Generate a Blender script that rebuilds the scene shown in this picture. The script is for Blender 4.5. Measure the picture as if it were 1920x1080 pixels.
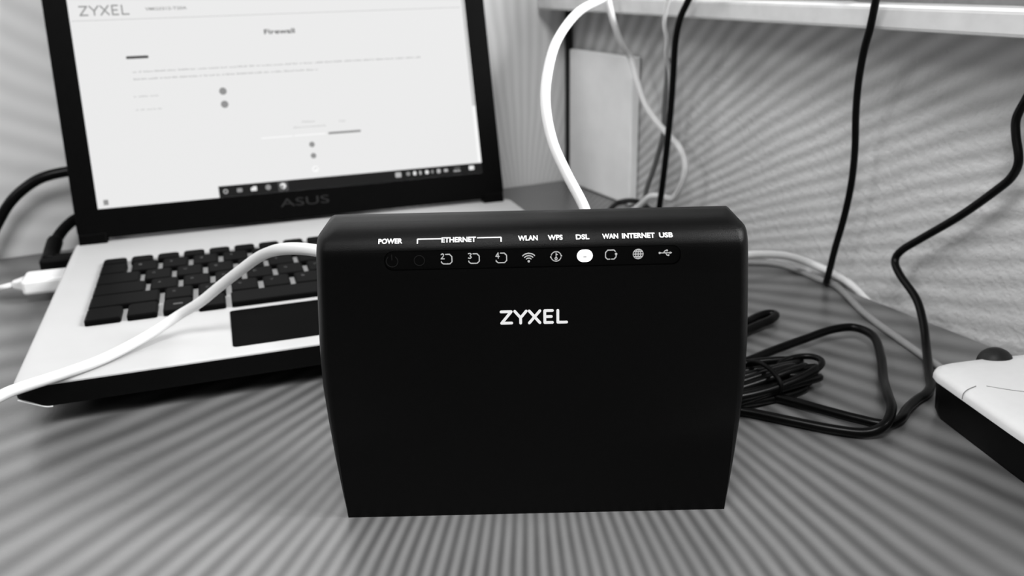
import bpy, bmesh, math, random
from mathutils import Vector, Matrix
random.seed(4)
for o in list(bpy.data.objects):
    bpy.data.objects.remove(o, do_unlink=True)
S = bpy.context.scene
COL = S.collection
V = Vector

# ------------------------------------------------------------------ camera
PITCH, ROLL, CAM_H = 0.3505, 0.0229, 0.2055
cam_data = bpy.data.cameras.new('camera')
cam = bpy.data.objects.new('camera', cam_data)
COL.objects.link(cam)
fw = V((0, math.cos(PITCH), -math.sin(PITCH)))
r0 = V((1, 0, 0))
u0 = r0.cross(fw)
ri = r0 * math.cos(ROLL) - u0 * math.sin(ROLL)
up = u0 * math.cos(ROLL) + r0 * math.sin(ROLL)
cam.matrix_world = Matrix(((ri.x, up.x, -fw.x, 0), (ri.y, up.y, -fw.y, 0), (ri.z, up.z, -fw.z, CAM_H), (0, 0, 0, 1)))
cam_data.sensor_width = 36
cam_data.lens = 1640.4 / 1920 * 36
cam_data.clip_start = 0.01
cam_data.dof.use_dof = True
cam_data.dof.focus_distance = 0.335
cam_data.dof.aperture_fstop = 13
S.camera = cam

# ------------------------------------------------------------------ world, lights, exposure
w = bpy.data.worlds.new('world')
S.world = w
w.use_nodes = True
w.node_tree.nodes['Background'].inputs['Color'].default_value = (1, 1, 1, 1)
w.node_tree.nodes['Background'].inputs['Strength'].default_value = 0.19


def area(name, loc, target, size, power):
    d = bpy.data.lights.new(name, 'AREA')
    d.shape = 'DISK'
    d.size = size
    d.energy = power
    o = bpy.data.objects.new(name, d)
    COL.objects.link(o)
    o.location = loc
    o.rotation_euler = (V(target) - V(loc)).to_track_quat('-Z', 'Y').to_euler()
    return o


# daylight outside the window above the sill on the right, a lamp on the viewer's side, and an added fill from the left
area('daylight', (1.15, 0.15, 0.95), (-0.1, 0.6, 0.1), 0.6, 46)
area('desk_lamp', (-0.06, -0.11, 0.86), (-0.03, 0.2, 0.0), 0.36, 7.2)
area('left_fill', (-0.85, -0.25, 0.95), (0.1, 0.55, 0.05), 0.35, 4)  # added fill from the left, there to brighten the right wall
S.view_settings.view_transform = 'Standard'
S.view_settings.look = 'None'
S.view_settings.gamma = 1
S.view_settings.use_curve_mapping = False
S.view_settings.exposure = 0.0


# ------------------------------------------------------------------ materials
def mat(name, grey, rough=0.6, spec=0.3, noise=0.0, nscale=200, bump=0.0, emit=None):
    m = bpy.data.materials.new(name)
    m.use_nodes = True
    nt = m.node_tree
    b = nt.nodes['Principled BSDF']
    b.inputs['Roughness'].default_value = rough
    b.inputs['Specular IOR Level'].default_value = spec
    b.inputs['Base Color'].default_value = (grey, grey, grey, 1)
    if emit:
        b.inputs['Emission Color'].default_value = (1, 1, 1, 1)
        b.inputs['Emission Strength'].default_value = emit
    tc = nt.nodes.new('ShaderNodeTexCoord')
    nz = nt.nodes.new('ShaderNodeTexNoise')
    nz.inputs['Scale'].default_value = nscale
    nz.inputs['Detail'].default_value = 3
    nt.links.new(tc.outputs['Object'], nz.inputs['Vector'])
    mr = nt.nodes.new('ShaderNodeMapRange')
    mr.inputs['From Min'].default_value = 0.25
    mr.inputs['From Max'].default_value = 0.75
    mr.inputs['To Min'].default_value = grey * (1 - noise)
    mr.inputs['To Max'].default_value = grey * (1 + noise)
    nt.links.new(nz.outputs['Fac'], mr.inputs['Value'])
    nt.links.new(mr.outputs['Result'], b.inputs['Base Color'])
    if bump:
        bp = nt.nodes.new('ShaderNodeBump')
        bp.inputs['Strength'].default_value = bump
        bp.inputs['Distance'].default_value = 0.002
        nt.links.new(nz.outputs['Fac'], bp.inputs['Height'])
        nt.links.new(bp.outputs['Normal'], b.inputs['Normal'])
    return m


def image_streak_mat(name, grey, contrast, centre, rows, count, plane, rough, spec, mottle, mscale, bump, bscale, bdist=0.002):
    """Surface whose tone varies in fine streaks fanning out over the object's own coordinates."""
    m = mat(name, grey, rough, spec)
    nt = m.node_tree
    N, Lk = nt.nodes, nt.links
    b = N['Principled BSDF']
    tc = N.new('ShaderNodeTexCoord')
    sx = N.new('ShaderNodeSeparateXYZ')
    Lk.new(tc.outputs['Object'], sx.inputs[0])

    def math_(op, a, bb=None):
        n = N.new('ShaderNodeMath')
        n.operation = op
        for i, v in enumerate((a, bb)):
            if v is None:
                continue
            if isinstance(v, (int, float)):
                n.inputs[i].default_value = v
            else:
                Lk.new(v, n.inputs[i])
        return n.outputs[0]
    p = math_('SUBTRACT', sx.outputs[plane[0]], centre[0])
    q = math_('SUBTRACT', sx.outputs[plane[1]], centre[1])
    cx = math_('ADD', math_('MULTIPLY', p, rows[0][0]), math_('MULTIPLY', q, rows[0][1]))
    sy = math_('ADD', math_('MULTIPLY', p, rows[1][0]), math_('MULTIPLY', q, rows[1][1]))
    ang = math_('ARCTAN2', sy, cx)
    wob = N.new('ShaderNodeTexNoise')
    wob.inputs['Scale'].default_value = 9
    wob.inputs['Detail'].default_value = 2
    Lk.new(tc.outputs['Object'], wob.inputs['Vector'])
    ph = math_('ADD', math_('MULTIPLY', ang, count), math_('MULTIPLY', wob.outputs['Fac'], 5.0))
    wave = math_('SINE', ph)
    amp = N.new('ShaderNodeTexNoise')
    amp.inputs['Scale'].default_value = 14
    Lk.new(tc.outputs['Object'], amp.inputs['Vector'])
    wave = math_('MULTIPLY', wave, math_('ADD', math_('MULTIPLY', amp.outputs['Fac'], 1.3), 0.35))
    mo = N.new('ShaderNodeTexNoise')
    mo.inputs['Scale'].default_value = mscale
    mo.inputs['Detail'].default_value = 5
    Lk.new(tc.outputs['Object'], mo.inputs['Vector'])
    val = math_('ADD', math_('MULTIPLY', wave, contrast), math_('MULTIPLY', math_('SUBTRACT', mo.outputs['Fac'], 0.5), mottle))
    val = math_('MULTIPLY', math_('ADD', val, 1.0), grey)
    Lk.new(val, b.inputs['Base Color'])
    if bump:
        bn = N.new('ShaderNodeTexNoise')
        bn.inputs['Scale'].default_value = bscale
        bn.inputs['Detail'].default_value = 3
        Lk.new(tc.outputs['Object'], bn.inputs['Vector'])
        bp = N.new('ShaderNodeBump')
        bp.inputs['Strength'].default_value = bump
        bp.inputs['Distance'].default_value = bdist
        Lk.new(bn.outputs['Fac'], bp.inputs['Height'])
        Lk.new(bp.outputs['Normal'], b.inputs['Normal'])
    return m


M_DESK = image_streak_mat('desk_laminate', 0.115, 0.36, (0.01, 0.607), ((1, -0.02), (0.02, 0.32)), 150, (0, 1), 0.33, 1.0, 0.35, 22, 0.05, 300)  # fan centres and shears fitted to the image's radial stripes, seen from this camera
M_WALLR = image_streak_mat('image_streak_plaster', 0.53, 0.17, (-0.103, -0.126), ((0.49, -0.018), (-0.29, 1.0)), 135, (0, 2), 0.9, 0.1, 0.10, 30, 0.4, 230, 0.003)
M_WALLB = image_streak_mat('smooth_plaster', 0.76, 0.07, (0.053, -0.087), ((-0.94, -0.017), (-0.17, 1.0)), 135, (0, 2), 0.9, 0.1, 0.06, 20, 0.1, 120)
M_SILL = mat('sill_paint', 0.62, 0.6, 0.2, 0.10, 60)
M_FRAME = mat('window_frame', 0.22, 0.6, 0.1, 0.1)
M_PANEL = mat('pale_patch', 0.93, 0.8, 0.1, 0.04, 40)
M_FLOOR = mat('floor_boards', 0.2, 0.6, 0.2, 0.2, 6)
M_CORNER = mat('dark_corner', 0.03, 0.8, 0.1, 0.1)
M_ROUTER = mat('router_plastic', 0.0004, 0.38, 0.13, 0.3, 3800, 0.14)
M_STRIP = mat('strip_plastic', 0.0015, 0.5, 0.06, 0.1)
M_PRINT = mat('white_print', 0.92, 0.7, 0.1, 0.02)
M_PRINT2 = mat('grey_print', 0.55, 0.7, 0.1, 0.02)
M_DIMPRINT = mat('dim_print', 0.009, 0.6, 0.1, 0.05)
M_LED = mat('lit_led', 0.9, 0.5, 0.1, 0.0, emit=1.6)
M_LEDCORE = mat('led_symbol', 0.35, 0.5, 0.1, 0.0, emit=0.3)
M_DECK = mat('silver_deck', 0.46, 0.5, 0.2, 0.02, 60)
M_BLACK = mat('black_plastic', 0.002, 0.5, 0.08, 0.2, 400)
M_LID = mat('lid_plastic', 0.0012, 0.45, 0.03, 0.2, 300)
M_KEY = mat('key_plastic', 0.0011, 0.5, 0.045, 0.3, 150)
M_LEGEND = mat('key_legend', 0.08, 0.6, 0.1, 0.1)
M_PAD = mat('trackpad_plastic', 0.0015, 0.55, 0.015, 0.3, 30)
M_BADGE = mat('badge_grey', 0.006, 0.4, 0.3, 0.1)
M_SCREEN = mat('lit_screen', 0.02, 0.4, 0.0, 0.0, emit=0.80)
M_SCRWHITE = mat('lit_screen_white', 0.02, 0.4, 0.0, 0.0, emit=0.93)
M_SCRLINE = mat('screen_line', 0.02, 0.4, 0.0, 0.0, emit=0.52)
M_SCRGREY = mat('screen_grey', 0.02, 0.4, 0.0, 0.0, emit=0.26)
M_SCRFAINT = mat('screen_faint', 0.02, 0.4, 0.0, 0.0, emit=0.45)
M_SCRDARK = mat('screen_dark', 0.01, 0.4, 0.0, 0.0, emit=0.06)
M_SCRTASK = mat('screen_taskbar', 0.005, 0.4, 0.0, 0.0, emit=0.010)
M_WCABLE = mat('white_cable', 0.70, 0.5, 0.3, 0.02)
M_GCABLE = mat('grey_cable', 0.24, 0.5, 0.3, 0.05)
M_PALECABLE = mat('pale_cable', 0.66, 0.5, 0.2, 0.03)
M_BCABLE = mat('black_cable', 0.0018, 0.3, 0.12, 0.2)
M_DGCABLE = mat('dark_cable', 0.015, 0.5, 0.2, 0.2)
M_WHITE = mat('white_plastic', 0.70, 0.4, 0.3, 0.02)
M_SEAM = mat('seam', 0.25, 0.7, 0.1, 0.0)


# ------------------------------------------------------------------ helpers
def empty(name, loc, label, cat, group=None, rz=0.0):
    o = bpy.data.objects.new(name, None)
    COL.objects.link(o)
    o.location = loc
    o.rotation_euler = (0, 0, rz)
    o.empty_display_size = 0.01
    tag(o, label, cat, group)
    return o


def tag(o, label, cat, group=None):
    o['label'] = label
    o['category'] = cat
    if group:
        o['group'] = group
    return o


def local(o):
    """Matrix of an object from its own loc / rot / parents (no depsgraph update needed)."""
    m = Matrix.Translation(o.location) @ o.rotation_euler.to_matrix().to_4x4()
    return (local(o.parent) @ m) if o.parent else m


def link(name, me, m, parent=None, smooth=False):
    me.materials.clear()
    me.materials.append(m)
    if smooth:
        for p in me.polygons:
            p.use_smooth = True
    o = bpy.data.objects.new(name, me)
    COL.objects.link(o)
    if parent:
        o.parent = parent
    return o


def obj(name, bm, m, parent=None, smooth=False, frame=None, auto=None):
    """bm -> one mesh object; vertices stay in the parent's local space (frame maps them first)."""
    if frame is not None:
        bm.transform(frame)
    bmesh.ops.recalc_face_normals(bm, faces=bm.faces)
    me = bpy.data.meshes.new(name)
    bm.to_mesh(me)
    bm.free()
    o = link(name, me, m, parent, smooth)
    if auto:
        for e in me.polygons:
            e.use_smooth = True
        me.set_sharp_from_angle(angle=math.radians(auto))
    return o


def add_box(bm, a, b):
    x0, y0, z0 = a
    x1, y1, z1 = b
    vs = [bm.verts.new(p) for p in ((x0, y0, z0), (x1, y0, z0), (x1, y1, z0), (x0, y1, z0), (x0, y0, z1), (x1, y0, z1), (x1, y1, z1), (x0, y1, z1))]
    for f in ((0, 3, 2, 1), (4, 5, 6, 7), (0, 1, 5, 4), (1, 2, 6, 5), (2, 3, 7, 6), (3, 0, 4, 7)):
        bm.faces.new([vs[i] for i in f])
    return bm


def box(a, b, bev=0.0, seg=2):
    bm = bmesh.new()
    add_box(bm, a, b)
    if bev:
        bmesh.ops.bevel(bm, geom=list(bm.edges), offset=bev, segments=seg, affect='EDGES', profile=0.5)
    return bm


def rrect(x0, y0, x1, y1, r, n=4):
    pts = []
    for cx, cy, a0 in ((x1 - r, y1 - r, 0), (x0 + r, y1 - r, 90), (x0 + r, y0 + r, 180), (x1 - r, y0 + r, 270)):
        for k in range(n + 1):
            a = math.radians(a0 + 90 * k / n)
            pts.append((cx + r * math.cos(a), cy + r * math.sin(a)))
    return pts


def loft(rings, caps=True, bm=None):
    bm = bm or bmesh.new()
    vs = [[bm.verts.new(p) for p in r] for r in rings]
    n = len(rings[0])
    for a, b in zip(vs, vs[1:]):
        for i in range(n):
            j = (i + 1) % n
            bm.faces.new((a[i], a[j], b[j], b[i]))
    if caps:
        bm.faces.new(list(reversed(vs[0])))
        bm.faces.new(vs[-1])
    return bm


def prism(pts, z0, z1, bm=None, inset=0.0):
    """Extruded outline, with a small bevelled rim at the top when inset is given."""
    rings = [[(x, y, z0) for x, y in pts]]
    if inset:
        cx = sum(p[0] for p in pts) / len(pts)
        cy = sum(p[1] for p in pts) / len(pts)
        hx = max(abs(p[0] - cx) for p in pts)
        hy = max(abs(p[1] - cy) for p in pts)
        rings.append([(x, y, z1 - inset) for x, y in pts])
        rings.append([(cx + (x - cx) * (1 - inset / hx), cy + (y - cy) * (1 - inset / hy), z1) for x, y in pts])
    else:
        rings.append([(x, y, z1) for x, y in pts])
    return loft(rings, True, bm)


def disc(cx, cy, r, z0, z1, bm=None, n=16, ry=None):
    ry = ry or r
    return prism([(cx + r * math.cos(2 * math.pi * k / n), cy + ry * math.sin(2 * math.pi * k / n)) for k in range(n)], z0, z1, bm)


def strokes(lines, wd, z0=0.0, z1=0.0001, round_caps=True):
    """Flat print drawn as pen strokes: each polyline gets width wd, with round joints."""
    bm = bmesh.new()
    k = 0          # each piece a hair prouder than the last, so overlapping strokes never share a plane
    for ln in lines:
        for (x0, y0), (x1, y1) in zip(ln, ln[1:]):
            d = math.hypot(x1 - x0, y1 - y0)
            if d < 1e-9:
                continue
            k += 1
            nx, ny = -(y1 - y0) / d * wd / 2, (x1 - x0) / d * wd / 2
            prism([(x0 + nx, y0 + ny), (x0 - nx, y0 - ny), (x1 - nx, y1 - ny), (x1 + nx, y1 + ny)], z0, z1 + k * 1.5e-6, bm)
        for i, (x, y) in enumerate(ln):
            if round_caps or 0 < i < len(ln) - 1:
                k += 1
                disc(x, y, wd / 2, z0, z1 + k * 1.5e-6, bm, 10)
    return bm


def arc(cx, cy, r, a0, a1, n=14, ry=None):
    ry = ry or r
    return [(cx + r * math.cos(math.radians(a0 + (a1 - a0) * k / n)), cy + ry * math.sin(math.radians(a0 + (a1 - a0) * k / n))) for k in range(n + 1)]


def spline(pts, n=8):
    P = [V(p) for p in pts]
    P = [P[0] * 2 - P[1]] + P + [P[-1] * 2 - P[-2]]
    out = []
    for i in range(1, len(P) - 2):
        a, b, c, d = P[i - 1:i + 3]
        for k in range(n):
            t = k / n
            out.append(0.5 * ((2 * b) + (c - a) * t + (2 * a - 5 * b + 4 * c - d) * t * t + (3 * b - a - 3 * c + d) * t ** 3))
    out.append(P[-2])
    return out


def tube(pts, r, n=8, sides=10, bm=None, zmin=None):
    path = spline(pts, n)
    if zmin is not None:
        for p in path:
            p.z = max(p.z, zmin)
    rings = []
    t0 = (path[1] - path[0]).normalized()
    nrm = t0.orthogonal().normalized()
    for i, p in enumerate(path):
        t = (path[min(i + 1, len(path) - 1)] - path[max(i - 1, 0)]).normalized()
        nrm = (nrm - t * nrm.dot(t)).normalized()
        bn = t.cross(nrm)
        rings.append([p + (nrm * math.cos(2 * math.pi * k / sides) + bn * math.sin(2 * math.pi * k / sides)) * r for k in range(sides)])
    return loft(rings, True, bm)


def cable(name, pts, r, m, label, n=8, zmin=None, cat='cable', group=None, parent=None):
    o = obj(name, tube(pts, r, n, 10, None, zmin), m, parent, True)
    if label:
        tag(o, label, cat, group)
    return o


def text(name, body, width, height, m, frame, parent, bold=0.0, thick=0.00012, align=(0.5, 0.5)):
    """Printed word: set in the built-in font, scaled to width x height, laid in the given frame."""
    cu = bpy.data.curves.new('t', 'FONT')
    cu.body = body
    cu.size = 1
    cu.offset = bold
    cu.resolution_u = 4
    cu.extrude = 0.01
    t = bpy.data.objects.new('t', cu)
    COL.objects.link(t)
    dg = bpy.context.evaluated_depsgraph_get()
    me = bpy.data.meshes.new_from_object(t.evaluated_get(dg))
    bpy.data.objects.remove(t, do_unlink=True)
    xs = [v.co.x for v in me.vertices]
    ys = [v.co.y for v in me.vertices]
    x0, x1, y0, y1 = min(xs), max(xs), min(ys), max(ys)
    sx, sy = width / (x1 - x0), (height / (y1 - y0) if height else width / (x1 - x0))
    me.transform(frame @ Matrix.Diagonal((sx, sy, thick / 0.02, 1)) @ Matrix.Translation((-(x0 + (x1 - x0) * align[0]), -(y0 + (y1 - y0) * align[1]), 0.01)))
    me.name = name
    return link(name, me, m, parent)


def frame(o, ex, ey, ez=None):
    ex, ey = V(ex).normalized(), V(ey).normalized()
    ez = V(ez) if ez else ex.cross(ey).normalized()
    return Matrix(((ex.x, ey.x, ez.x, o[0]), (ex.y, ey.y, ez.y, o[1]), (ex.z, ey.z, ez.z, o[2]), (0, 0, 0, 1)))


# ------------------------------------------------------------------ setting: two walls meeting in a corner, desk, sill
CX, CY, WYAW = 0.062, 0.8867, 0.4591
wr = V((math.sin(WYAW), -math.cos(WYAW), 0))
wl = V((-math.cos(WYAW), -math.sin(WYAW), 0))
c0 = V((CX, CY, 0))
RZ_R = math.atan2(wr.y, wr.x)      # right wall: local x runs from the corner towards the camera, local -y into the room
RZ_B = math.atan2(wl.y, wl.x)      # back wall: local x runs from the corner to the left, local +y into the room
ROOM_Z = -0.74


def place(o, rz):
    o.location = c0
    o.rotation_euler = (0, 0, rz)
    return o


bm = bmesh.new()
for a, b in (((-0.1, 0, ROOM_Z), (1.7, 0.1, 0.1815)), ((-0.1, 0, 0.1815), (0.12, 0.1, 1.75)), ((1.5, 0, 0.1815), (1.7, 0.1, 1.75)), ((0.12, 0, 1.45), (1.5, 0.1, 1.75))):
    add_box(bm, a, b)
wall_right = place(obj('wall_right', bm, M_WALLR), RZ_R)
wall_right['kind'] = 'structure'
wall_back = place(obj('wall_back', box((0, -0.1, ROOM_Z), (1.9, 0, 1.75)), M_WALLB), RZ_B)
wall_back['kind'] = 'structure'
fl = place(obj('floor', box((0, -1.7, ROOM_Z - 0.05), (1.9, 0.0, ROOM_Z)), M_FLOOR), RZ_B)
fl.data.transform(Matrix.Diagonal((1, -1, 1, 1)))
fl.data.flip_normals()
fl['kind'] = 'structure'
corner_line = place(obj('corner_strip_1', box((0.0005, -0.006, 0.0), (0.0065, -0.0005, 1.74), 0.001), M_CORNER), RZ_R)  # narrow dark strip down the line where the walls meet
corner_line['kind'] = 'structure'
bm = bmesh.new()
for a, b in (((0.12, 0.0, 0.1815), (0.16, 0.09, 1.45)), ((1.46, 0.05, 0.1815), (1.5, 0.09, 1.45)), ((0.79, 0.05, 0.1815), (0.83, 0.09, 1.45)), ((0.16, 0.05, 1.41), (1.46, 0.09, 1.45)), ((0.16, 0.0, 0.1815), (1.46, 0.05, 0.215))):
    add_box(bm, a, b)
win = place(obj('window_1', bm, M_FRAME), RZ_R)
win['kind'] = 'structure'
# window sill on the right wall
sill = place(obj('windowsill', box((0.007, -0.040, 0.1688), (1.6, -0.0003, 0.1815), 0.002), M_SILL), RZ_R)
tag(sill, 'pale windowsill board running along the wall above the desk', 'windowsill')
# pale patch in the corner, built as a thin upright slab
pb = place(obj('pale_patch', box((0.0165, -0.010, 0.0005), (0.124, -0.0015, 0.1315), 0.0015), M_PANEL), RZ_R)
tag(pb, 'pale upright patch against the wall in the corner, built as a thin slab', 'board')

# desk: top against both walls (a narrow cable gap to the right wall), four legs below
desk = empty('desk', c0 + V((0, 0, ROOM_Z)), 'grey desk with streaks fitted to the image, in the corner, carrying the laptop and router', 'desk')
dt = obj('desktop', box((0.0085, 0.002, -0.028), (1.25, 0.95, 0.0), 0.001), M_DESK)
dt.data.transform(Matrix.Translation(c0) @ Matrix.Rotation(RZ_B, 4, 'Z'))
dt.parent = desk
dt.location = -desk.location
for a, b in ((0.05, 0.05), (1.15, 0.05), (0.05, 0.85), (1.15, 0.85)):
    lg = obj('leg', box((a, b, 0), (a + 0.05, b + 0.05, -ROOM_Z - 0.028)), M_BLACK, desk)
    lg.data.transform(Matrix.Rotation(RZ_B, 4, 'Z'))

# ------------------------------------------------------------------ router
RX, RY = 0.0077, 0.2984
router = empty('router', (RX, RY, 0), 'black upright wireless router with white status symbols, standing in front of the laptop', 'router')
W_LV = [(0.0, .0763), (.004, .0768), (.012, .0780), (.025, .0795), (.04, .0808), (.055, .0816), (.07, .0814), (.085, .0806), (.1, .0797), (.1115, .0788),
        (.1135, .0786), (.1148, .0783), (.1156, .0778), (.1166, .0767), (.1177, .0754), (.1185, .0743), (.1190, .0734)]
B_LV = [(0, .042), (.104, .042), (.1115, .038), (.1155, .0335), (.1166, .031), (.1177, .0285), (.1185, .0250), (.1190, .0200)]   # back, rolling down behind the top edge
Y_LV = [(0, 0), (.090, 0), (.1075, .00005), (.1095, .0002), (.1108, .00045), (.1119, .0008), (.1128, .0013), (.1137, .0019), (.1146, .0027), (.1155, .0036), (.1166, .0049), (.1177, .0068), (.1185, .0093), (.1190, .0125)]


def interp(tb, z):
    for (a, va), (b, vb) in zip(tb, tb[1:]):
        if z <= b:
            return va + (vb - va) * (z - a) / (b - a)
    return tb[-1][1]


def router_ring(z, yf, wv, inset, yb):
    i = inset
    half = [(0, yf), (wv - i, yf), (wv - i * 0.62, yf + 0.0009), (wv - i * 0.25, yf + 0.0034), (wv, yf + 0.0070), (wv, yb)]
    pts = [(x, y, z) for x, y in half] + [(-x, y, z) for x, y in reversed(half[1:])]
    return pts


rings = []
zs = sorted({z for z, _ in W_LV} | {z for z, _ in Y_LV})
for z in zs:
    rings.append(router_ring(z, interp(Y_LV, z), interp(W_LV, z), 0.0010 + 0.0038 * min(1, z / 0.05), interp(B_LV, z)))
rb = loft(rings)
case = obj('casing', rb, M_ROUTER, router, True)
# recessed indicator slot cut into the front
SLOT = rrect(-0.0533, 0.10395, 0.0531, 0.1112, 0.0030, 6)
cut = obj('cut', loft([[(x, -0.01, z) for x, z in SLOT], [(x, 0.0010, z) for x, z in SLOT]]), M_STRIP, router)
bo = case.modifiers.new('b', 'BOOLEAN')
bo.operation = 'DIFFERENCE'
bo.object = cut
bo.solver = 'EXACT'
dg = bpy.context.evaluated_depsgraph_get()
me = bpy.data.meshes.new_from_object(case.evaluated_get(dg))
case.modifiers.clear()
case.data = me
me.name = 'casing'
me.materials.clear()
me.materials.append(M_ROUTER)
for p in me.polygons:
    p.use_smooth = True
    p.material_index = 0
me.set_sharp_from_angle(angle=math.radians(34))
bpy.data.objects.remove(cut, do_unlink=True)
SL2 = rrect(-0.0530, 0.1042, 0.0528, 0.1110, 0.0028, 6)
strip = obj('indicator_strip', loft([[(x, 0.00095, z) for x, z in SL2], [(x, 0.00065, z) for x, z in SL2]]), M_STRIP, router)
# back cover with socket block
obj('rear_cover', box((-0.070, 0.0421, 0.004), (0.070, 0.0455, 0.100), 0.0015), M_BLACK, router)
obj('foot', box((-0.066, 0.004, -0.0), (0.066, 0.041, 0.0006)), M_BLACK, router)

FR = frame((0, 0.0006, 0), (1, 0, 0), (0, 0, 1))           # flat on the strip: local x, z
TL = Matrix.Translation


def at(x, z, base=FR):
    return TL((x, 0, z)) @ base


def icon(lines, x, z, wd, m, name, extra=None, parent=strip):
    bm = strokes(lines, wd)
    if extra:
        extra(bm)
    return obj(name, bm, m, parent, False, at(x, z))


PX = 0.00019
IC_Z = 0.1077
pos = [-0.0506 + 0.00983 * i for i in range(11)]
# power and first port: unlit, barely visible
icon([arc(0, 0, 0.0021, 130, 410), [(0, 0.0006), (0, 0.0024)]], pos[0], IC_Z - .0003, 0.00035, M_DIMPRINT, 'power_symbol')
icon([arc(0, 0, 0.0019, 0, 360)], pos[1], IC_Z - .0002, 0.0003, M_DIMPRINT, 'port_symbol')
D2 = [[(-.00055, .0009), (0, .0012), (.0004, .0009), (.0003, .0003), (-.0006, -.0008), (.0006, -.0008)],
      [(-.0006, .0010), (0, .0012), (.0005, .0008), (0, .0002), (.0005, -.0004), (0, -.0009), (-.0006, -.0007)],
      [(.0003, -.001), (.0003, .0011), (-.0006, -.0003), (.0007, -.0003)]]
for i in range(3):
    port = [(-.0003, .0019), (.0011, .0019), (.0019, .0010), (.0019, -.0009), (.0011, -.0017), (-.0012, -.0017), (-.0019, -.0011), (-.0019, -.0008)]
    icon([port], pos[2 + i], IC_Z, 0.00036, M_PRINT2, 'port_symbol')
    icon([[(x * 0.95 - 0.0014, y * 0.95 + 0.0010) for x, y in D2[i]]], pos[2 + i], IC_Z, 0.00034, M_PRINT2, 'port_numeral')
# wireless waves
icon([arc(0, -.0015, r, 45, 135) for r in (.0012, .0021, .0030)], pos[5], IC_Z + .0001, 0.00036, M_PRINT2, 'wireless_symbol',
     lambda bm: disc(0, -.0015, .00045, 0, .0001, bm))
# pairing symbol
icon([arc(0, 0, .0018, 20, 165), arc(0, 0, .0018, 200, 345), [(0, .0014), (0, -.0004)], [(0, .0007), (.0005, .0007)], arc(0, -.0008, .0004, 0, 360)],
     pos[6], IC_Z + .0002, 0.00030, M_PRINT2, 'pairing_symbol',
     lambda bm: (disc(-.0019, -.0002, .0003, 0, .0001, bm), disc(.0019, .0002, .0003, 0, .0001, bm)))
# lit lamp
led = obj('lit_lamp', prism(rrect(-.0028, -.0023, .0028, .0023, .00226, 8), 0, .0003, None, 0.0001), M_LED, strip, False, at(pos[7] + .0005, IC_Z + .0002))
led['label'] = 'glowing white lamp'
obj('lamp_symbol', disc(0, -.0003, .0008, .0003, .0004, None, 14, .0004), M_LEDCORE, strip, False, at(pos[7] + .0005, IC_Z + .0002))
# loop arrow
icon([[(.0016, .0013), (.0011, .0018), (-.0011, .0018), (-.0019, .0009), (-.0019, -.0008), (-.0012, -.0016), (-.0003, -.0016)],
      [(.0003, -.0016), (.0012, -.0016), (.0019, -.0008), (.0019, .0002)]], pos[8], IC_Z + .0003, 0.00036, M_PRINT2, 'loop_symbol',
     lambda bm: disc(.0019, .0003, .00045, 0, .0001, bm))
# globe
icon([arc(0, 0, .0018, 0, 360, 24), arc(0, 0, .0009, 0, 360, 18, .0018), [(0, .0018), (0, -.0018)], [(-.0018, 0), (.0018, 0)],
      [(-.0015, .0009), (.0015, .0009)], [(-.0015, -.0009), (.0015, -.0009)]], pos[9], IC_Z + .0004, 0.00029, M_PRINT2, 'globe_symbol')
# trident
icon([[(-.0020, 0), (.0017, 0)], [(-.0008, 0), (-.0001, .0009), (.0004, .0009)], [(0, 0), (.0006, -.0009), (.0010, -.0009)]], pos[10], IC_Z + .0006, 0.00033, M_PRINT2, 'trident_symbol',
     lambda bm: (disc(-.0021, 0, .0004, 0, .0001, bm), disc(.0005, .0009, .00035, 0, .0001, bm), disc(.0011, -.0009, .00035, 0, .0001, bm), prism([(.0015, .0005), (.0015, -.0005), (.0024, 0)], 0, .0001, bm)))
# words on the sloping brow above the slot
TILT = math.radians(44)
NRM = V((0, -math.cos(TILT), math.sin(TILT)))
UPV = V((0, math.sin(TILT), math.cos(TILT)))


def brow(px, dz):
    z = 0.11435 + dz
    return frame((px - 0.0077, interp(Y_LV, z) - 0.0002, z + 0.0001), (1, 0, 0), UPV)


HT = 0.00205
LABELS = [('POWER', -.0432, .0084), ('ETHERNET', -.0187, .0121), ('WLAN', .0061, .0069), ('WPS', .0159, .0052), ('DSL', .0257, .0047), ('WAN', .0356, .0056), ('INTERNET', .0457, .0115), ('USB', .0556, .0048)]
for k, (wd, px, ww) in enumerate(LABELS):
    text('printed_word', wd, ww * 1.02, HT, M_PRINT, brow(px, 0.0), router, bold=0.028)
for xa, xb, xe in ((-.0335, -.0250, -.0335), (-.0121, -.0035, -.0035)):
    ln = [(xa, 0), (xb, 0)]
    tick = [(xe, 0), (xe, -.0018)]
    obj('bracket_line', strokes([ln, tick], 0.00042, 0, .0001, False), M_PRINT, router, False, brow(0.0077, 0.0004) @ TL((-RX, 0, 0)))
# big wordmark on the face
LW, LH = 0.0243, 0.0056
g = lambda *pts: [(x * 0.001, y * 0.001) for x, y in pts]
MARK = [g((0.2, 4.9), (3.9, 4.9), (0.3, 0.4), (4.0, 0.4)),
        g((5.2, 5.0), (7.3, 2.4), (9.4, 5.0)), g((7.3, 2.4), (7.3, 0.3)),
        g((10.5, 5.0), (12.1, 3.1)), g((12.9, 2.1), (14.4, 0.3)), g((14.4, 5.0), (10.5, 0.3)),
        g((19.0, 5.0), (16.2, 5.0), (16.2, 0.3), (19.0, 0.3)), g((16.2, 2.65), (18.6, 2.65)),
        g((21.0, 5.0), (21.0, 0.3), (24.2, 0.3))]
obj('wordmark', strokes(MARK, 0.00104), M_PRINT, router, False, frame((-.0121, -0.00005, .0823), (1, 0, 0), (0, 0, 1)))

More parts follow.
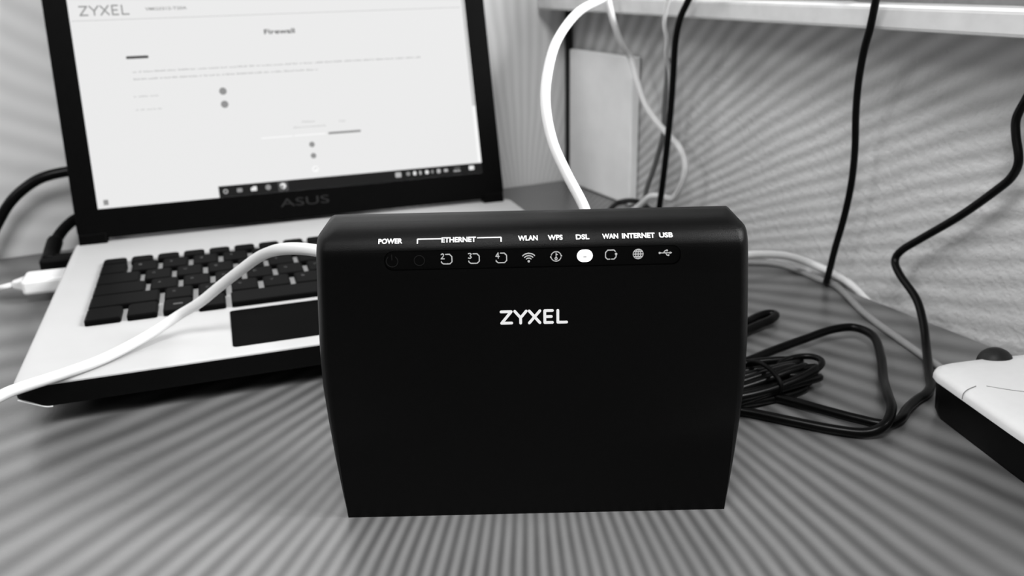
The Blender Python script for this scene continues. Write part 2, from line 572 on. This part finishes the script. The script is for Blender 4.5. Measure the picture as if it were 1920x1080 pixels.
# ------------------------------------------------------------------ laptop (local: x = width, y = depth from the front edge)
LYAW = 0.3169
TT, LW_, LD = 0.0248, 0.3306, 0.250
lap = empty('laptop', (-.2376, .3734, 0), 'open silver and black laptop with a lit settings page, behind the router', 'laptop', None, LYAW)


def slab(z, i, r=0.007):
    return [(x, y, z) for x, y in rrect(i, i, LW_ - i, LD - i, r, 5)]


def corner_lip(r):
    return [(min(max(x, 0.0125), LW_ - 0.0125), max(y, 0.0006), z) for x, y, z in r]


bot = [[(min(max(x, 0.022), LW_ - 0.022), min(max(y, 0.024), LD - 0.012), 0.0028) for x, y, z in slab(0, 0.001)], corner_lip(slab(0.0120, 0.0004)), slab(0.0168, 0.0002), slab(0.0232, 0.0)]
obj('bottom_case', loft(bot), M_BLACK, lap, False, None, 30)
rim = obj('edge_highlight', tube([(.0010, .0028, .0165), (.006, .0013, .0147), (.0125, .0005, .0121), (.0158, .0002, .0118)], .00035, 4, 6), M_WHITE, lap)  # white tube in place of the highlight along the lower corner edge
rim['label'] = 'thin white strip standing in for the highlight on the lower front corner'
obj('deck', loft([slab(0.02325, 0.0), slab(TT - 0.0008, 0.0), slab(TT - 0.0003, 0.0005), slab(TT, 0.0014)]), M_DECK, lap, False, None, 30)
for x, y in ((.035, .036), (LW_ - .035, .036), (.035, LD - .03), (LW_ - .035, LD - .03)):
    obj('rubber_foot', disc(x, y, .006, 0.0, .0032), M_BLACK, lap)
# keyboard
KW = {}


def key_mesh(wd, dp):
    k = (round(wd, 5), round(dp, 5))
    if k not in KW:
        p = rrect(-wd / 2, -dp / 2, wd / 2, dp / 2, 0.0014, 2)
        q = [(x * (1 - .0011 * 2 / wd), y * (1 - .0009 * 2 / dp)) for x, y in p]
        bm = loft([[(x, y, 0) for x, y in p], [(x, y, .0026) for x, y in p], [(x, y, .0033) for x, y in q]])
        bmesh.ops.recalc_face_normals(bm, faces=bm.faces)
        me = bpy.data.meshes.new('key')
        bm.to_mesh(me)
        bm.free()
        me.materials.append(M_KEY)
        KW[k] = me
    return KW[k]


KL, KR = 0.0245, 0.3062


def row(gaps, yc, dp, legends):
    ed = [KL] + gaps + [KR]
    for k, (a, b) in enumerate(zip(ed, ed[1:])):
        l = a + (0.0016 if k else 0.0)
        r = b - (0.0016 if b < KR else 0.0)
        o = bpy.data.objects.new('key', key_mesh(r - l, dp))
        COL.objects.link(o)
        o.parent = lap
        o.location = ((l + r) / 2, yc, TT + 0.00005)
        if k < len(legends) and legends[k] not in (' ', ''):
            t = legends[k]
            if t == '-':
                obj('legend', box((-.0026, -.0012, .00335), (.0026, .0012, .00343)), M_LEGEND, o)
            else:
                text('legend', t, 0.0020 if t not in 'MW' else 0.0026, 0.0024, M_LEGEND, frame(((r - l) / -2 + .0052, .0022, .00332), (1, 0, 0), (0, 1, 0)), o)


seq = lambda a, n, p=0.019: [a + p * k for k in range(n)]
row(seq(.0403, 15, 0.01655), .1812, .0125, [])
row(seq(.0416, 13), .1640, .0202, list(' 1234567890'))
row(seq(.0507, 13), .1429, .0202, list(' QWERTYUIOP'))
row(seq(.0550, 12), .1220, .0202, list(' ASDFGHJKL'))
row(seq(.0639, 11), .1011, .0202, list(' ZXCVBNM'))
row([.0448, .0639, .0830, .1012, .196, .215, .234, .252, .270, .288], .0797, .0200, [' ', ' ', '-'])
obj('trackpad', prism(rrect(.1012, .0100, .2060, .0640, .0022, 4), TT + 0.00005, TT + .0004), M_PAD, lap)
# lid
la = 1.8364
CA, SA = math.cos(la), math.sin(la)
LB = V((0.0022, LD - 0.008, TT))
EY = V((0, -CA, SA))
LID = frame(LB, (1, 0, 0), EY)            # local x across, y up the lid, z towards the viewer
LWD, LH_ = 0.3227, 0.232


def lid_bm(pts, z0, z1, ins=0):
    return prism(pts, z0, z1, None, ins)


lid = obj('lid', lid_bm(rrect(0, 0.0035, LWD, LH_, .006, 4), -.0075, 0.0, .0008), M_LID, lap, False, LID, 30)
for a, b in ((0.0005, 0.0195), (LWD - 0.0180, LWD - 0.0010)):
    hb = box((a, -0.0010, -.010), (b, 0.0075, 0.0012), .001)
    obj('hinge', hb, M_LID, lap, False, LID)
SX0, SX1, SY0, SY1 = 0.0162, 0.3062, 0.0245, 0.1880
scr = obj('screen', box((SX0, SY0, 0.00005), (SX1, SY1, 0.0004)), M_SCREEN, lap, False, LID)
scr['label'] = 'lit display showing a settings page'
Z1 = 0.0004
LF = LID @ TL((0, 0, Z1 + 0.00002))


def sq(name, x0, y0, x1, y1, m, r=0.0, dz=0.0):
    z0, z1 = dz, dz + 0.00006
    p = rrect(x0, y0, x1, y1, r, 4) if r else [(x0, y0), (x1, y0), (x1, y1), (x0, y1)]
    return obj(name, prism(p, z0, z1), m, scr, False, LF)


# page header
WM = [[(x * 1.345, y * 1.345) for x, y in ln] for ln in MARK]
obj('page_wordmark', strokes(WM, 0.0010), M_SCRGREY, scr, False, LF @ TL((.0232, .1607, 0)))
text('page_text', 'VMG3312-T20A', .0285, .0022, M_SCRGREY, LF @ TL((.0812, .1642, 0)), scr, bold=.015, thick=.00006)
sq('page_rule', SX0 + .001, .15725, SX1 - .004, .15765, M_SCRLINE)
text('page_title', 'Firewall', .0225, .0036, M_SCRDARK, LF @ TL((.1592, .1446, 0)), scr, bold=.018, thick=.00006)
sq('page_tab', .0495, .1294, .0647, .1314, M_SCRDARK, .0008)
# body copy: lines of writing too small to read, as rows of small word-long dashes


def dashes(x0, x1, y, h, m):
    bm = bmesh.new()
    x = x0
    while x < x1 - .002:
        wl_ = random.uniform(.0016, .0075)
        e = min(x + wl_, x1)
        xx = x
        while xx < e - .0003:
            hh = h * random.uniform(.55, 1.25)
            prism([(xx, y), (xx + .00065, y), (xx + .00065, y + hh), (xx, y + hh)], 0, .00006, bm)
            xx += .00095
        x = e + .0012
    o = obj('page_text', bm, m, scr, False, LF)
    return o


dashes(.0525, .2650, .1195, .0010, M_SCRFAINT)
dashes(.0525, .1845, .1143, .0010, M_SCRFAINT)
dashes(.0510, .0690, .1020, .0008, M_SCRLINE)
dashes(.0510, .0705, .0925, .0008, M_SCRLINE)
for x, y, r, m in ((.1128, .1027, .0027, M_SCRFAINT), (.1128, .0930, .0027, M_SCRFAINT), (.1727, .0584, .0021, M_SCRGREY), (.1728, .0498, .0021, M_SCRGREY)):
    obj('page_button', disc(x, y, r, 0, .00006, None, 20), m if m is not M_SCRFAINT else M_SCRGREY, scr, False, LF)
obj('page_button', disc(.1730, .0395, .0025, 0, .00006, None, 20), M_SCRWHITE, scr, False, LF)
obj('page_mark', strokes([arc(.1733, .0393, .0011, 20, 200)], .0005, .00007, .00012), M_SCRLINE, scr, False, LF)
text('page_text', 'Medium', .0095, .0014, M_SCRFAINT, LF @ TL((.1722, .0760, 0)), scr, thick=.00006)
text('page_text', '(Recommended)', .0245, .0016, M_SCRFAINT, LF @ TL((.1726, .0720, 0)), scr, thick=.00006)
text('page_text', 'High', .0050, .0014, M_SCRFAINT, LF @ TL((.1980, .0745, 0)), scr, thick=.00006)
sq('slider_section', .1358, .0655, .1590, .0664, M_SCRWHITE)
sq('slider_section', .1603, .0655, .1840, .0664, M_SCRWHITE)
sq('slider_section', .1862, .0651, .2112, .0668, M_SCRGREY)
sq('page_scrollbar', .3032, .0332, .3060, .1880, M_SCRWHITE)
sq('scrollbar_thumb', .3036, .0790, .3058, .1875, M_SCRLINE, 0, .00007)
# task bar
tb = sq('taskbar', .1003, SY0, SX1, .0329, M_SCRTASK)
sq('search_box', SX0, SY0, .1003, .0329, M_SCREEN, 0, .0)


def tsq(x0, y0, x1, y1, m, r=0.0):
    return sq('taskbar_symbol', x0, y0, x1, y1, m, r, .00007)


tsq(.0205, .0268, .0238, .0306, M_SCRGREY)
obj('taskbar_symbol', strokes([arc(.1051, .0287, .0014, 0, 360, 12)], .0007, .00007, .00013), M_SCRFAINT, scr, False, LF)
tsq(.1132, .0272, .1172, .0302, M_SCRGREY, .0008)
tsq(.1234, .0272, .1278, .0298, M_SCREEN, .0005)
tsq(.1250, .0298, .1278, .0306, M_SCREEN)
obj('taskbar_symbol', disc(.1362, .0289, .0021, .00007, .00013, None, 14), M_SCRGREY, scr, False, LF)
tsq(.1435, .0250, .1510, .0326, M_SCRDARK)
obj('taskbar_symbol', disc(.1472, .0289, .0023, .00014, .00020, None, 14), M_SCREEN, scr, False, LF)
obj('taskbar_symbol', disc(.1464, .0283, .0013, .00021, .00025, None, 14), M_SCRGREY, scr, False, LF)
tsq(.2343, .0272, .2391, .0312, M_SCRFAINT, .0008)
for x, wv, hv, m in ((.2447, .0030, .0030, M_SCRGREY), (.2500, .0024, .0032, M_SCREEN), (.2546, .0018, .0030, M_SCRFAINT), (.2600, .0028, .0030, M_SCREEN), (.2645, .0016, .0026, M_SCRGREY), (.2697, .0030, .0034, M_SCRFAINT), (.2757, .0034, .0024, M_SCRFAINT)):
    tsq(x - wv / 2, .0293 - hv / 2, x + wv / 2, .0293 + hv / 2, m, min(wv, hv) * .35)
dashes(.2828, .2900, .0300, .0009, M_SCRFAINT)
dashes(.2822, .2906, .0276, .0010, M_SCREEN)
tsq(.2950, .0278, .2994, .0312, M_SCREEN, .0008)
# dim badge on the lower bezel
text('bezel_badge', 'ASUS', .0370, .0062, M_BADGE, LID @ TL((.1620, .0160, 0.00002)), lap, bold=0.0, thick=.0001)

# ------------------------------------------------------------------ plugs at the laptop's left side
pl = empty('power_plug', lap.location + Matrix.Rotation(LYAW, 3, 'Z') @ V((-.014, .255, 0)), 'black angled power plug in the left side of the laptop', 'plug', None, LYAW)
obj('plug_body', box((-.012, -.012, .004), (.0135, .003, .0165), .002), M_BLACK, pl)
obj('plug_neck', tube([(-.007, -.004, .0125), (-.0065, .004, .014), (-.006, .012, .0165), (-.005, .024, .0200)], .0056), M_BLACK, pl, True)
obj('plug_cord', tube([(-.0055, .016, .0175), (-.004, .030, .021), (.001, .043, .0255), (.009, .056, .0285), (.022, .072, .026), (.034, .090, .016), (.042, .110, .006)], .0042), M_BLACK, pl, True)
pw = empty('white_plug', lap.location + Matrix.Rotation(LYAW, 3, 'Z') @ V((-.020, .205, 0)), 'white plug with a thin white lead in the left side of the laptop', 'plug', None, LYAW)
obj('plug_body', box((-.0095, -.0115, .007), (.0195, .0115, .0175), .0022), M_WHITE, pw)
obj('strain_relief', loft([[(-.0095, y, z) for y, z in rrect(-.005, .008, .005, .0165, .002)], [(-.016, y, z) for y, z in rrect(-.0025, .010, .0025, .015, .001)]]), M_WHITE, pw)
obj('plug_lead', tube([(-.015, 0, .0125), (-.023, .001, .011), (-.033, .010, .008), (-.048, .020, .004), (-.075, .026, .0022), (-.13, .03, .0022)], .0020), M_WHITE, pw, True)

# ------------------------------------------------------------------ cables: waypoints mostly back-projected from image pixels, baked in metres
cable('white_network_cable', [(-.052, .3475, .086), (-.066, .3510, .0915), (-.0850, .3600, .0933), (-.1013, .3720, .0904), (-.1199, .4010, .0785), (-.1359, .4160, .0662), (-.1502, .4249, .0550), (-.1632, .4280, .0450), (-.1765, .4300, .0370),
                              (-.1899, .4193, .0303), (-.2030, .3979, .0279), (-.2156, .3804, .0279), (-.2285, .3665, .0279), (-.2345, .3595, .0272), (-.2480, .3430, .0230), (-.2700, .3300, .0140), (-.300, .318, .0035)], .0027, M_WCABLE,
      'thick white network cable running from the router over the keyboard to the left edge')
cable('white_arching_cable', [(.178, .606, .1845), (.165, .603, .197), (.130, .592, .213), (.085, .570, .210), (.0620, .553, .196), (.0594, .5474, .1883), (.0409, .5130, .1817), (.0268, .4766, .1695), (.0202, .4499, .1548), (.0186, .4343, .1412), (.0213, .4235, .1260),
                              (.0274, .4132, .1124), (.0350, .4027, .0984), (.0390, .3890, .0860), (.0400, .366, .0780), (.040, .3475, .0760)], .0026, M_WCABLE,
      'thick white cable arching up from behind the router in front of the wall corner')
cable('white_wall_cable', [(.107, .761, .1845), (.094, .745, .1935), (.0790, .7290, .1950), (.0800, .7250, .1845), (.0845, .7230, .1660), (.0925, .7300, .1470), (.1019, .7383, .1336), (.1071, .7278, .1133), (.1125, .7169, .0975), (.1209, .6998, .0850), (.1290, .6835, .0763),
                           (.1341, .6732, .0686), (.1365, .6682, .0570), (.1349, .6716, .0436), (.1304, .6806, .0298), (.1230, .6930, .0285), (.1150, .6990, .0270), (.1080, .7090, .0170), (.0990, .7200, .0060), (.0900, .7150, .0030), (.0800, .690, .0030)],
      .0026, M_PALECABLE, 'thin pale cable hanging over the pale patch and curling back at its foot', zmin=.0028)
cable('pale_lead', [(.148, .677, .1838), (.134, .666, .1935), (.1190, .655, .1950), (.1170, .6600, .1830), (.1155, .6650, .1660), (.1187, .6705, .1530), (.1202, .6787, .1407), (.1255, .6890, .1256), (.1279, .6970, .1001), (.1276, .7043, .0647), (.1256, .7084, .0328), (.124, .7110, .0020)], .0016, M_PALECABLE,
      'thin pale lead close behind the straight black cable', zmin=.0018)
cable('black_straight_cable', [(.157, .660, .1844), (.144, .648, .1945), (.1294, .637, .196), (.1284, .6396, .1848), (.1238, .6489, .1692), (.1218, .6529, .1524), (.1214, .6538, .1297), (.1209, .6547, .1064), (.1197, .6571, .0782), (.1181, .6603, .0487), (.1166, .6635, .0268), (.1158, .665, .012), (.113, .667, .0030), (.104, .662, .0026)],
      .0024, M_BCABLE, 'black cable hanging straight down behind the router, right of the pale patch', zmin=.0025)
cable('cable_shadow', [(.1292, .7236, .135), (.1297, .7227, .1261), (.1286, .7248, .0959), (.1286, .7249, .0740), (.1240, .7342, .0452), (.1196, .7430, .0247), (.1181, .7461, .0135), (.116, .749, .003)],
      .0022, mat('cable_shadow_grey', .13, .6, .2, .1), 'dim grey tube standing in for the shadow of the black cable, slanting down to the foot of the pale patch', zmin=.0024)  # the straight black cable's shadow, modelled as a grey tube near the wall
cable('dark_cable_loop', [(.0780, .690, .0030), (.0800, .7100, .0060), (.0851, .7184, .0120), (.0934, .7314, .0140), (.1047, .7290, .0160), (.1150, .7290, .0120), (.1230, .7150, .0060), (.1240, .690, .0026), (.115, .66, .0026)],
      .0023, M_DGCABLE, 'dark cable loop showing just above the top edge of the router', zmin=.0026)
cable('black_hanging_cable', [(.2155, .5645, .1842), (.2130, .5330, .1950), (.2060, .5050, .1985), (.1990, .4900, .198), (.1999, .4948, .1873), (.2016, .5028, .1708), (.2029, .5113, .1572), (.2048, .5189, .1399), (.2075, .5246, .1205), (.2111, .5287, .0972), (.2117, .5298, .0753), (.2114, .5348, .0517), (.2100, .5399, .0306), (.2093, .5436, .0136), (.2105, .5500, .0040), (.2140, .560, .0024)], .0022, M_BCABLE,
      'black cable hanging from the windowsill to the back edge of the desk', zmin=.0024)
cable('white_edge_cable', [(.060, .3475, .060), (.085, .400, .045), (.108, .470, .030), (.1289, .5257, .0274), (.1538, .5430, .0259), (.1709, .5535, .0228), (.1885, .5631, .0178), (.2056, .5690, .0104), (.2177, .5604, .0061), (.2298, .5480, -.0007), (.2385, .5290, -.0110), (.2445, .515, -.024)],
      .0027, M_WCABLE, 'white cable from right of the router dropping behind the back edge of the desk')
cable('grey_desk_cable', [(.150, .600, .0022), (.1876, .5950, .0022), (.2022, .5750, .0022), (.2085, .5600, .0022), (.2150, .5480, .0022), (.2162, .5301, .0022), (.2155, .5055, .0022), (.2167, .4835, .0022), (.2196, .4600, .0022), (.2225, .4390, .0022), (.2250, .4229, .0022), (.227, .409, .0022), (.232, .400, .0024)],
      .0021, M_GCABLE, 'grey cable lying across the desk from the wall edge to the white device')
cable('black_kinked_cable', [(.300, .374, .1846), (.276, .369, .1900), (.257, .372, .1900), (.2470, .386, .1760), (.2520, .412, .1590), (.2658, .4473, .1443), (.2636, .4495, .1361), (.2617, .4511, .1272), (.2617, .4488, .1186), (.2628, .4444, .1069), (.2619, .4461, .0982), (.2589, .4523, .0896), (.2498, .4684, .0708), (.2397, .4866, .0529), (.2328, .4961, .0422), (.2302, .4969, .0353),
                             (.2302, .4877, .0296), (.2321, .4682, .0221), (.2300, .4521, .0139), (.2255, .4364, .0070), (.2180, .4160, .0034), (.2115, .3985, .0028), (.2045, .3885, .0027), (.1965, .3817, .0027), (.1882, .3730, .0027), (.1800, .3625, .0030), (.1710, .3585, .0030), (.1610, .3640, .0030), (.1500, .3720, .0030), (.1380, .3815, .0030), (.1260, .3900, .0030), (.1130, .3960, .0030), (.098, .398, .0030)],
      .0023, M_BCABLE, 'black cable with a sharp kink before the right wall, then running along the desk', zmin=.0024)
cable('black_looped_cable', [(.088, .4170, .0030), (.1056, .4205, .0030), (.1261, .4303, .0030), (.1436, .4411, .0040), (.1645, .4516, .0060), (.1819, .4590, .0080), (.1952, .4600, .0085), (.2012, .4480, .0080), (.1956, .4238, .0070), (.1871, .3993, .0060), (.1800, .3774, .0085), (.1755, .3620, .0088), (.1684, .3520, .0060),
                             (.1597, .3510, .0030), (.1464, .3556, .0025), (.1293, .3645, .0025), (.1116, .3740, .0025), (.0940, .380, .0025)], .0024, M_BCABLE,
      'black cable in a wide loop on the desk right of the router', zmin=.0024)
cable('short_black_loop', [(.100, .440, .0026), (.1203, .4560, .0030), (.1367, .4712, .0035), (.1470, .4790, .0040), (.1545, .4842, .0045), (.1590, .4905, .0050), (.1545, .4925, .0050), (.1470, .4890, .0042), (.1387, .4823, .0035), (.1230, .4694, .0030), (.102, .452, .0026)],
      .0026, M_BCABLE, 'short doubled end of black cable peeking out right of the router', zmin=.0026)
# coiled bundle
bun = empty('cable_bundle', (.130, .400, 0), 'tight coiled bundle of black cable on the desk right of the router', 'cable bundle')
ex_, ey_ = V((.92, .39, 0)), V((-.39, .92, 0))
for k in range(12):
    wv = .0036 + .0014 * (k % 3)
    l0, l1 = -.038 - .0015 * k, .0165 + .0016 * ((k * 5) % 7)
    zz = .0026 + .0033 * (k // 4)
    dy = -.0072 + .0046 * (k % 4) + .001 * (k // 4)
    pp = []
    for t in range(16):
        a = 2 * math.pi * t / 15
        ca, sa = math.cos(a), math.sin(a)
        xx = (l0 + l1) / 2 + (l1 - l0) / 2 * ca
        yy = dy + wv * sa * (1.0 - 0.25 * ca)
        p = ex_ * xx + ey_ * yy
        pp.append((p.x, p.y, zz + .0012 * math.sin(2 * a + k)))
    obj('cable_turn', tube(pp, .0023, 4, 8), M_BCABLE, bun, True)
pp = []
for t in range(17):
    a = 2 * math.pi * t / 16
    p = ex_ * (.019 + .0125 * math.cos(a)) + ey_ * (.001 + .0085 * math.sin(a))
    pp.append((p.x, p.y, .0100 + .0015 * math.cos(a)))
obj('cable_turn', tube(pp, .0017, 4, 8), M_BCABLE, bun, True)
tie = []
for t in range(13):
    a = 2 * math.pi * t / 12
    p = ex_ * -.004 + ey_ * (.0005 + .0135 * math.cos(a))
    tie.append((p.x, p.y, .0080 + .0072 * math.sin(a)))
obj('cable_tie', tube(tie, .0013, 3, 6), M_BLACK, bun, True)
# cable behind the laptop on the left
cable('black_left_cable', [(-.300, .692, .060), (-.3288, .6712, .0651), (-.3428, .6643, .0657), (-.3574, .6571, .0627), (-.3700, .6508, .0549), (-.3797, .6460, .0452), (-.3884, .6417, .0320), (-.400, .636, .0128), (-.410, .628, .004), (-.43, .61, .0042)], .0040, M_BCABLE,
      'thick black cable curving down behind the laptop at the left edge', zmin=.0042)
# ------------------------------------------------------------------ white device at the right edge
dv = empty('white_device', (.1965, .3790, 0), 'white topped device with a black base and a dark knob, cut by the right edge', 'device', None, math.radians(9.5))
OUT = [(0.0, -.0100), (.0015, -.0050), (.0050, -.0015), (.0100, 0.0), (.030, .0010), (.060, .0010), (.112, .0), (.119, -.004), (.122, -.012), (.123, -.060), (.120, -.128), (.113, -.138), (.095, -.141), (.012, -.141), (.004, -.137), (.0005, -.128), (-.0005, -.060)]


def shrink(pts, d, z):
    cx, cy = .061, -.070
    return [(cx + (x - cx) * (1 - d / .061), cy + (y - cy) * (1 - d / .070), z) for x, y in pts]


obj('base', loft([shrink(OUT, .0035, 0.0), shrink(OUT, .0022, .0035), shrink(OUT, .0012, .0186)]), M_BLACK, dv, False, None, 35)
obj('top_shell', loft([shrink(OUT, 0, .0187), shrink(OUT, 0, .0210), shrink(OUT, .0008, .0225), shrink(OUT, .0030, .0240), shrink(OUT, .010, .0252), shrink(OUT, .030, .0262)]), M_WHITE, dv, False, None, 35)
obj('seam', tube([(-.0003, -.0290, .0195), (-.0001, -.0290, .0222), (.0018, -.0288, .0238), (.0060, -.0284, .0249)], .00022, 3, 6), M_SEAM, dv)
obj('seam', tube([(.010, -.030, .0253), (.018, -.037, .0257), (.028, -.043, .0261), (.040, -.047, .0263)], .00018, 4, 6), M_SEAM, dv)
kb = []
for a in range(0, 6):
    t = math.radians(a * 17)
    kb.append([(.0365 + .0085 * math.cos(t) * math.cos(2 * math.pi * k / 20), -.0015 + .0075 * math.cos(t) * math.sin(2 * math.pi * k / 20), .0215 + .0072 * math.sin(t)) for k in range(20)])
kn = obj('knob', loft(kb), M_DGCABLE, dv, True)
kn['label'] = 'dark domed knob'
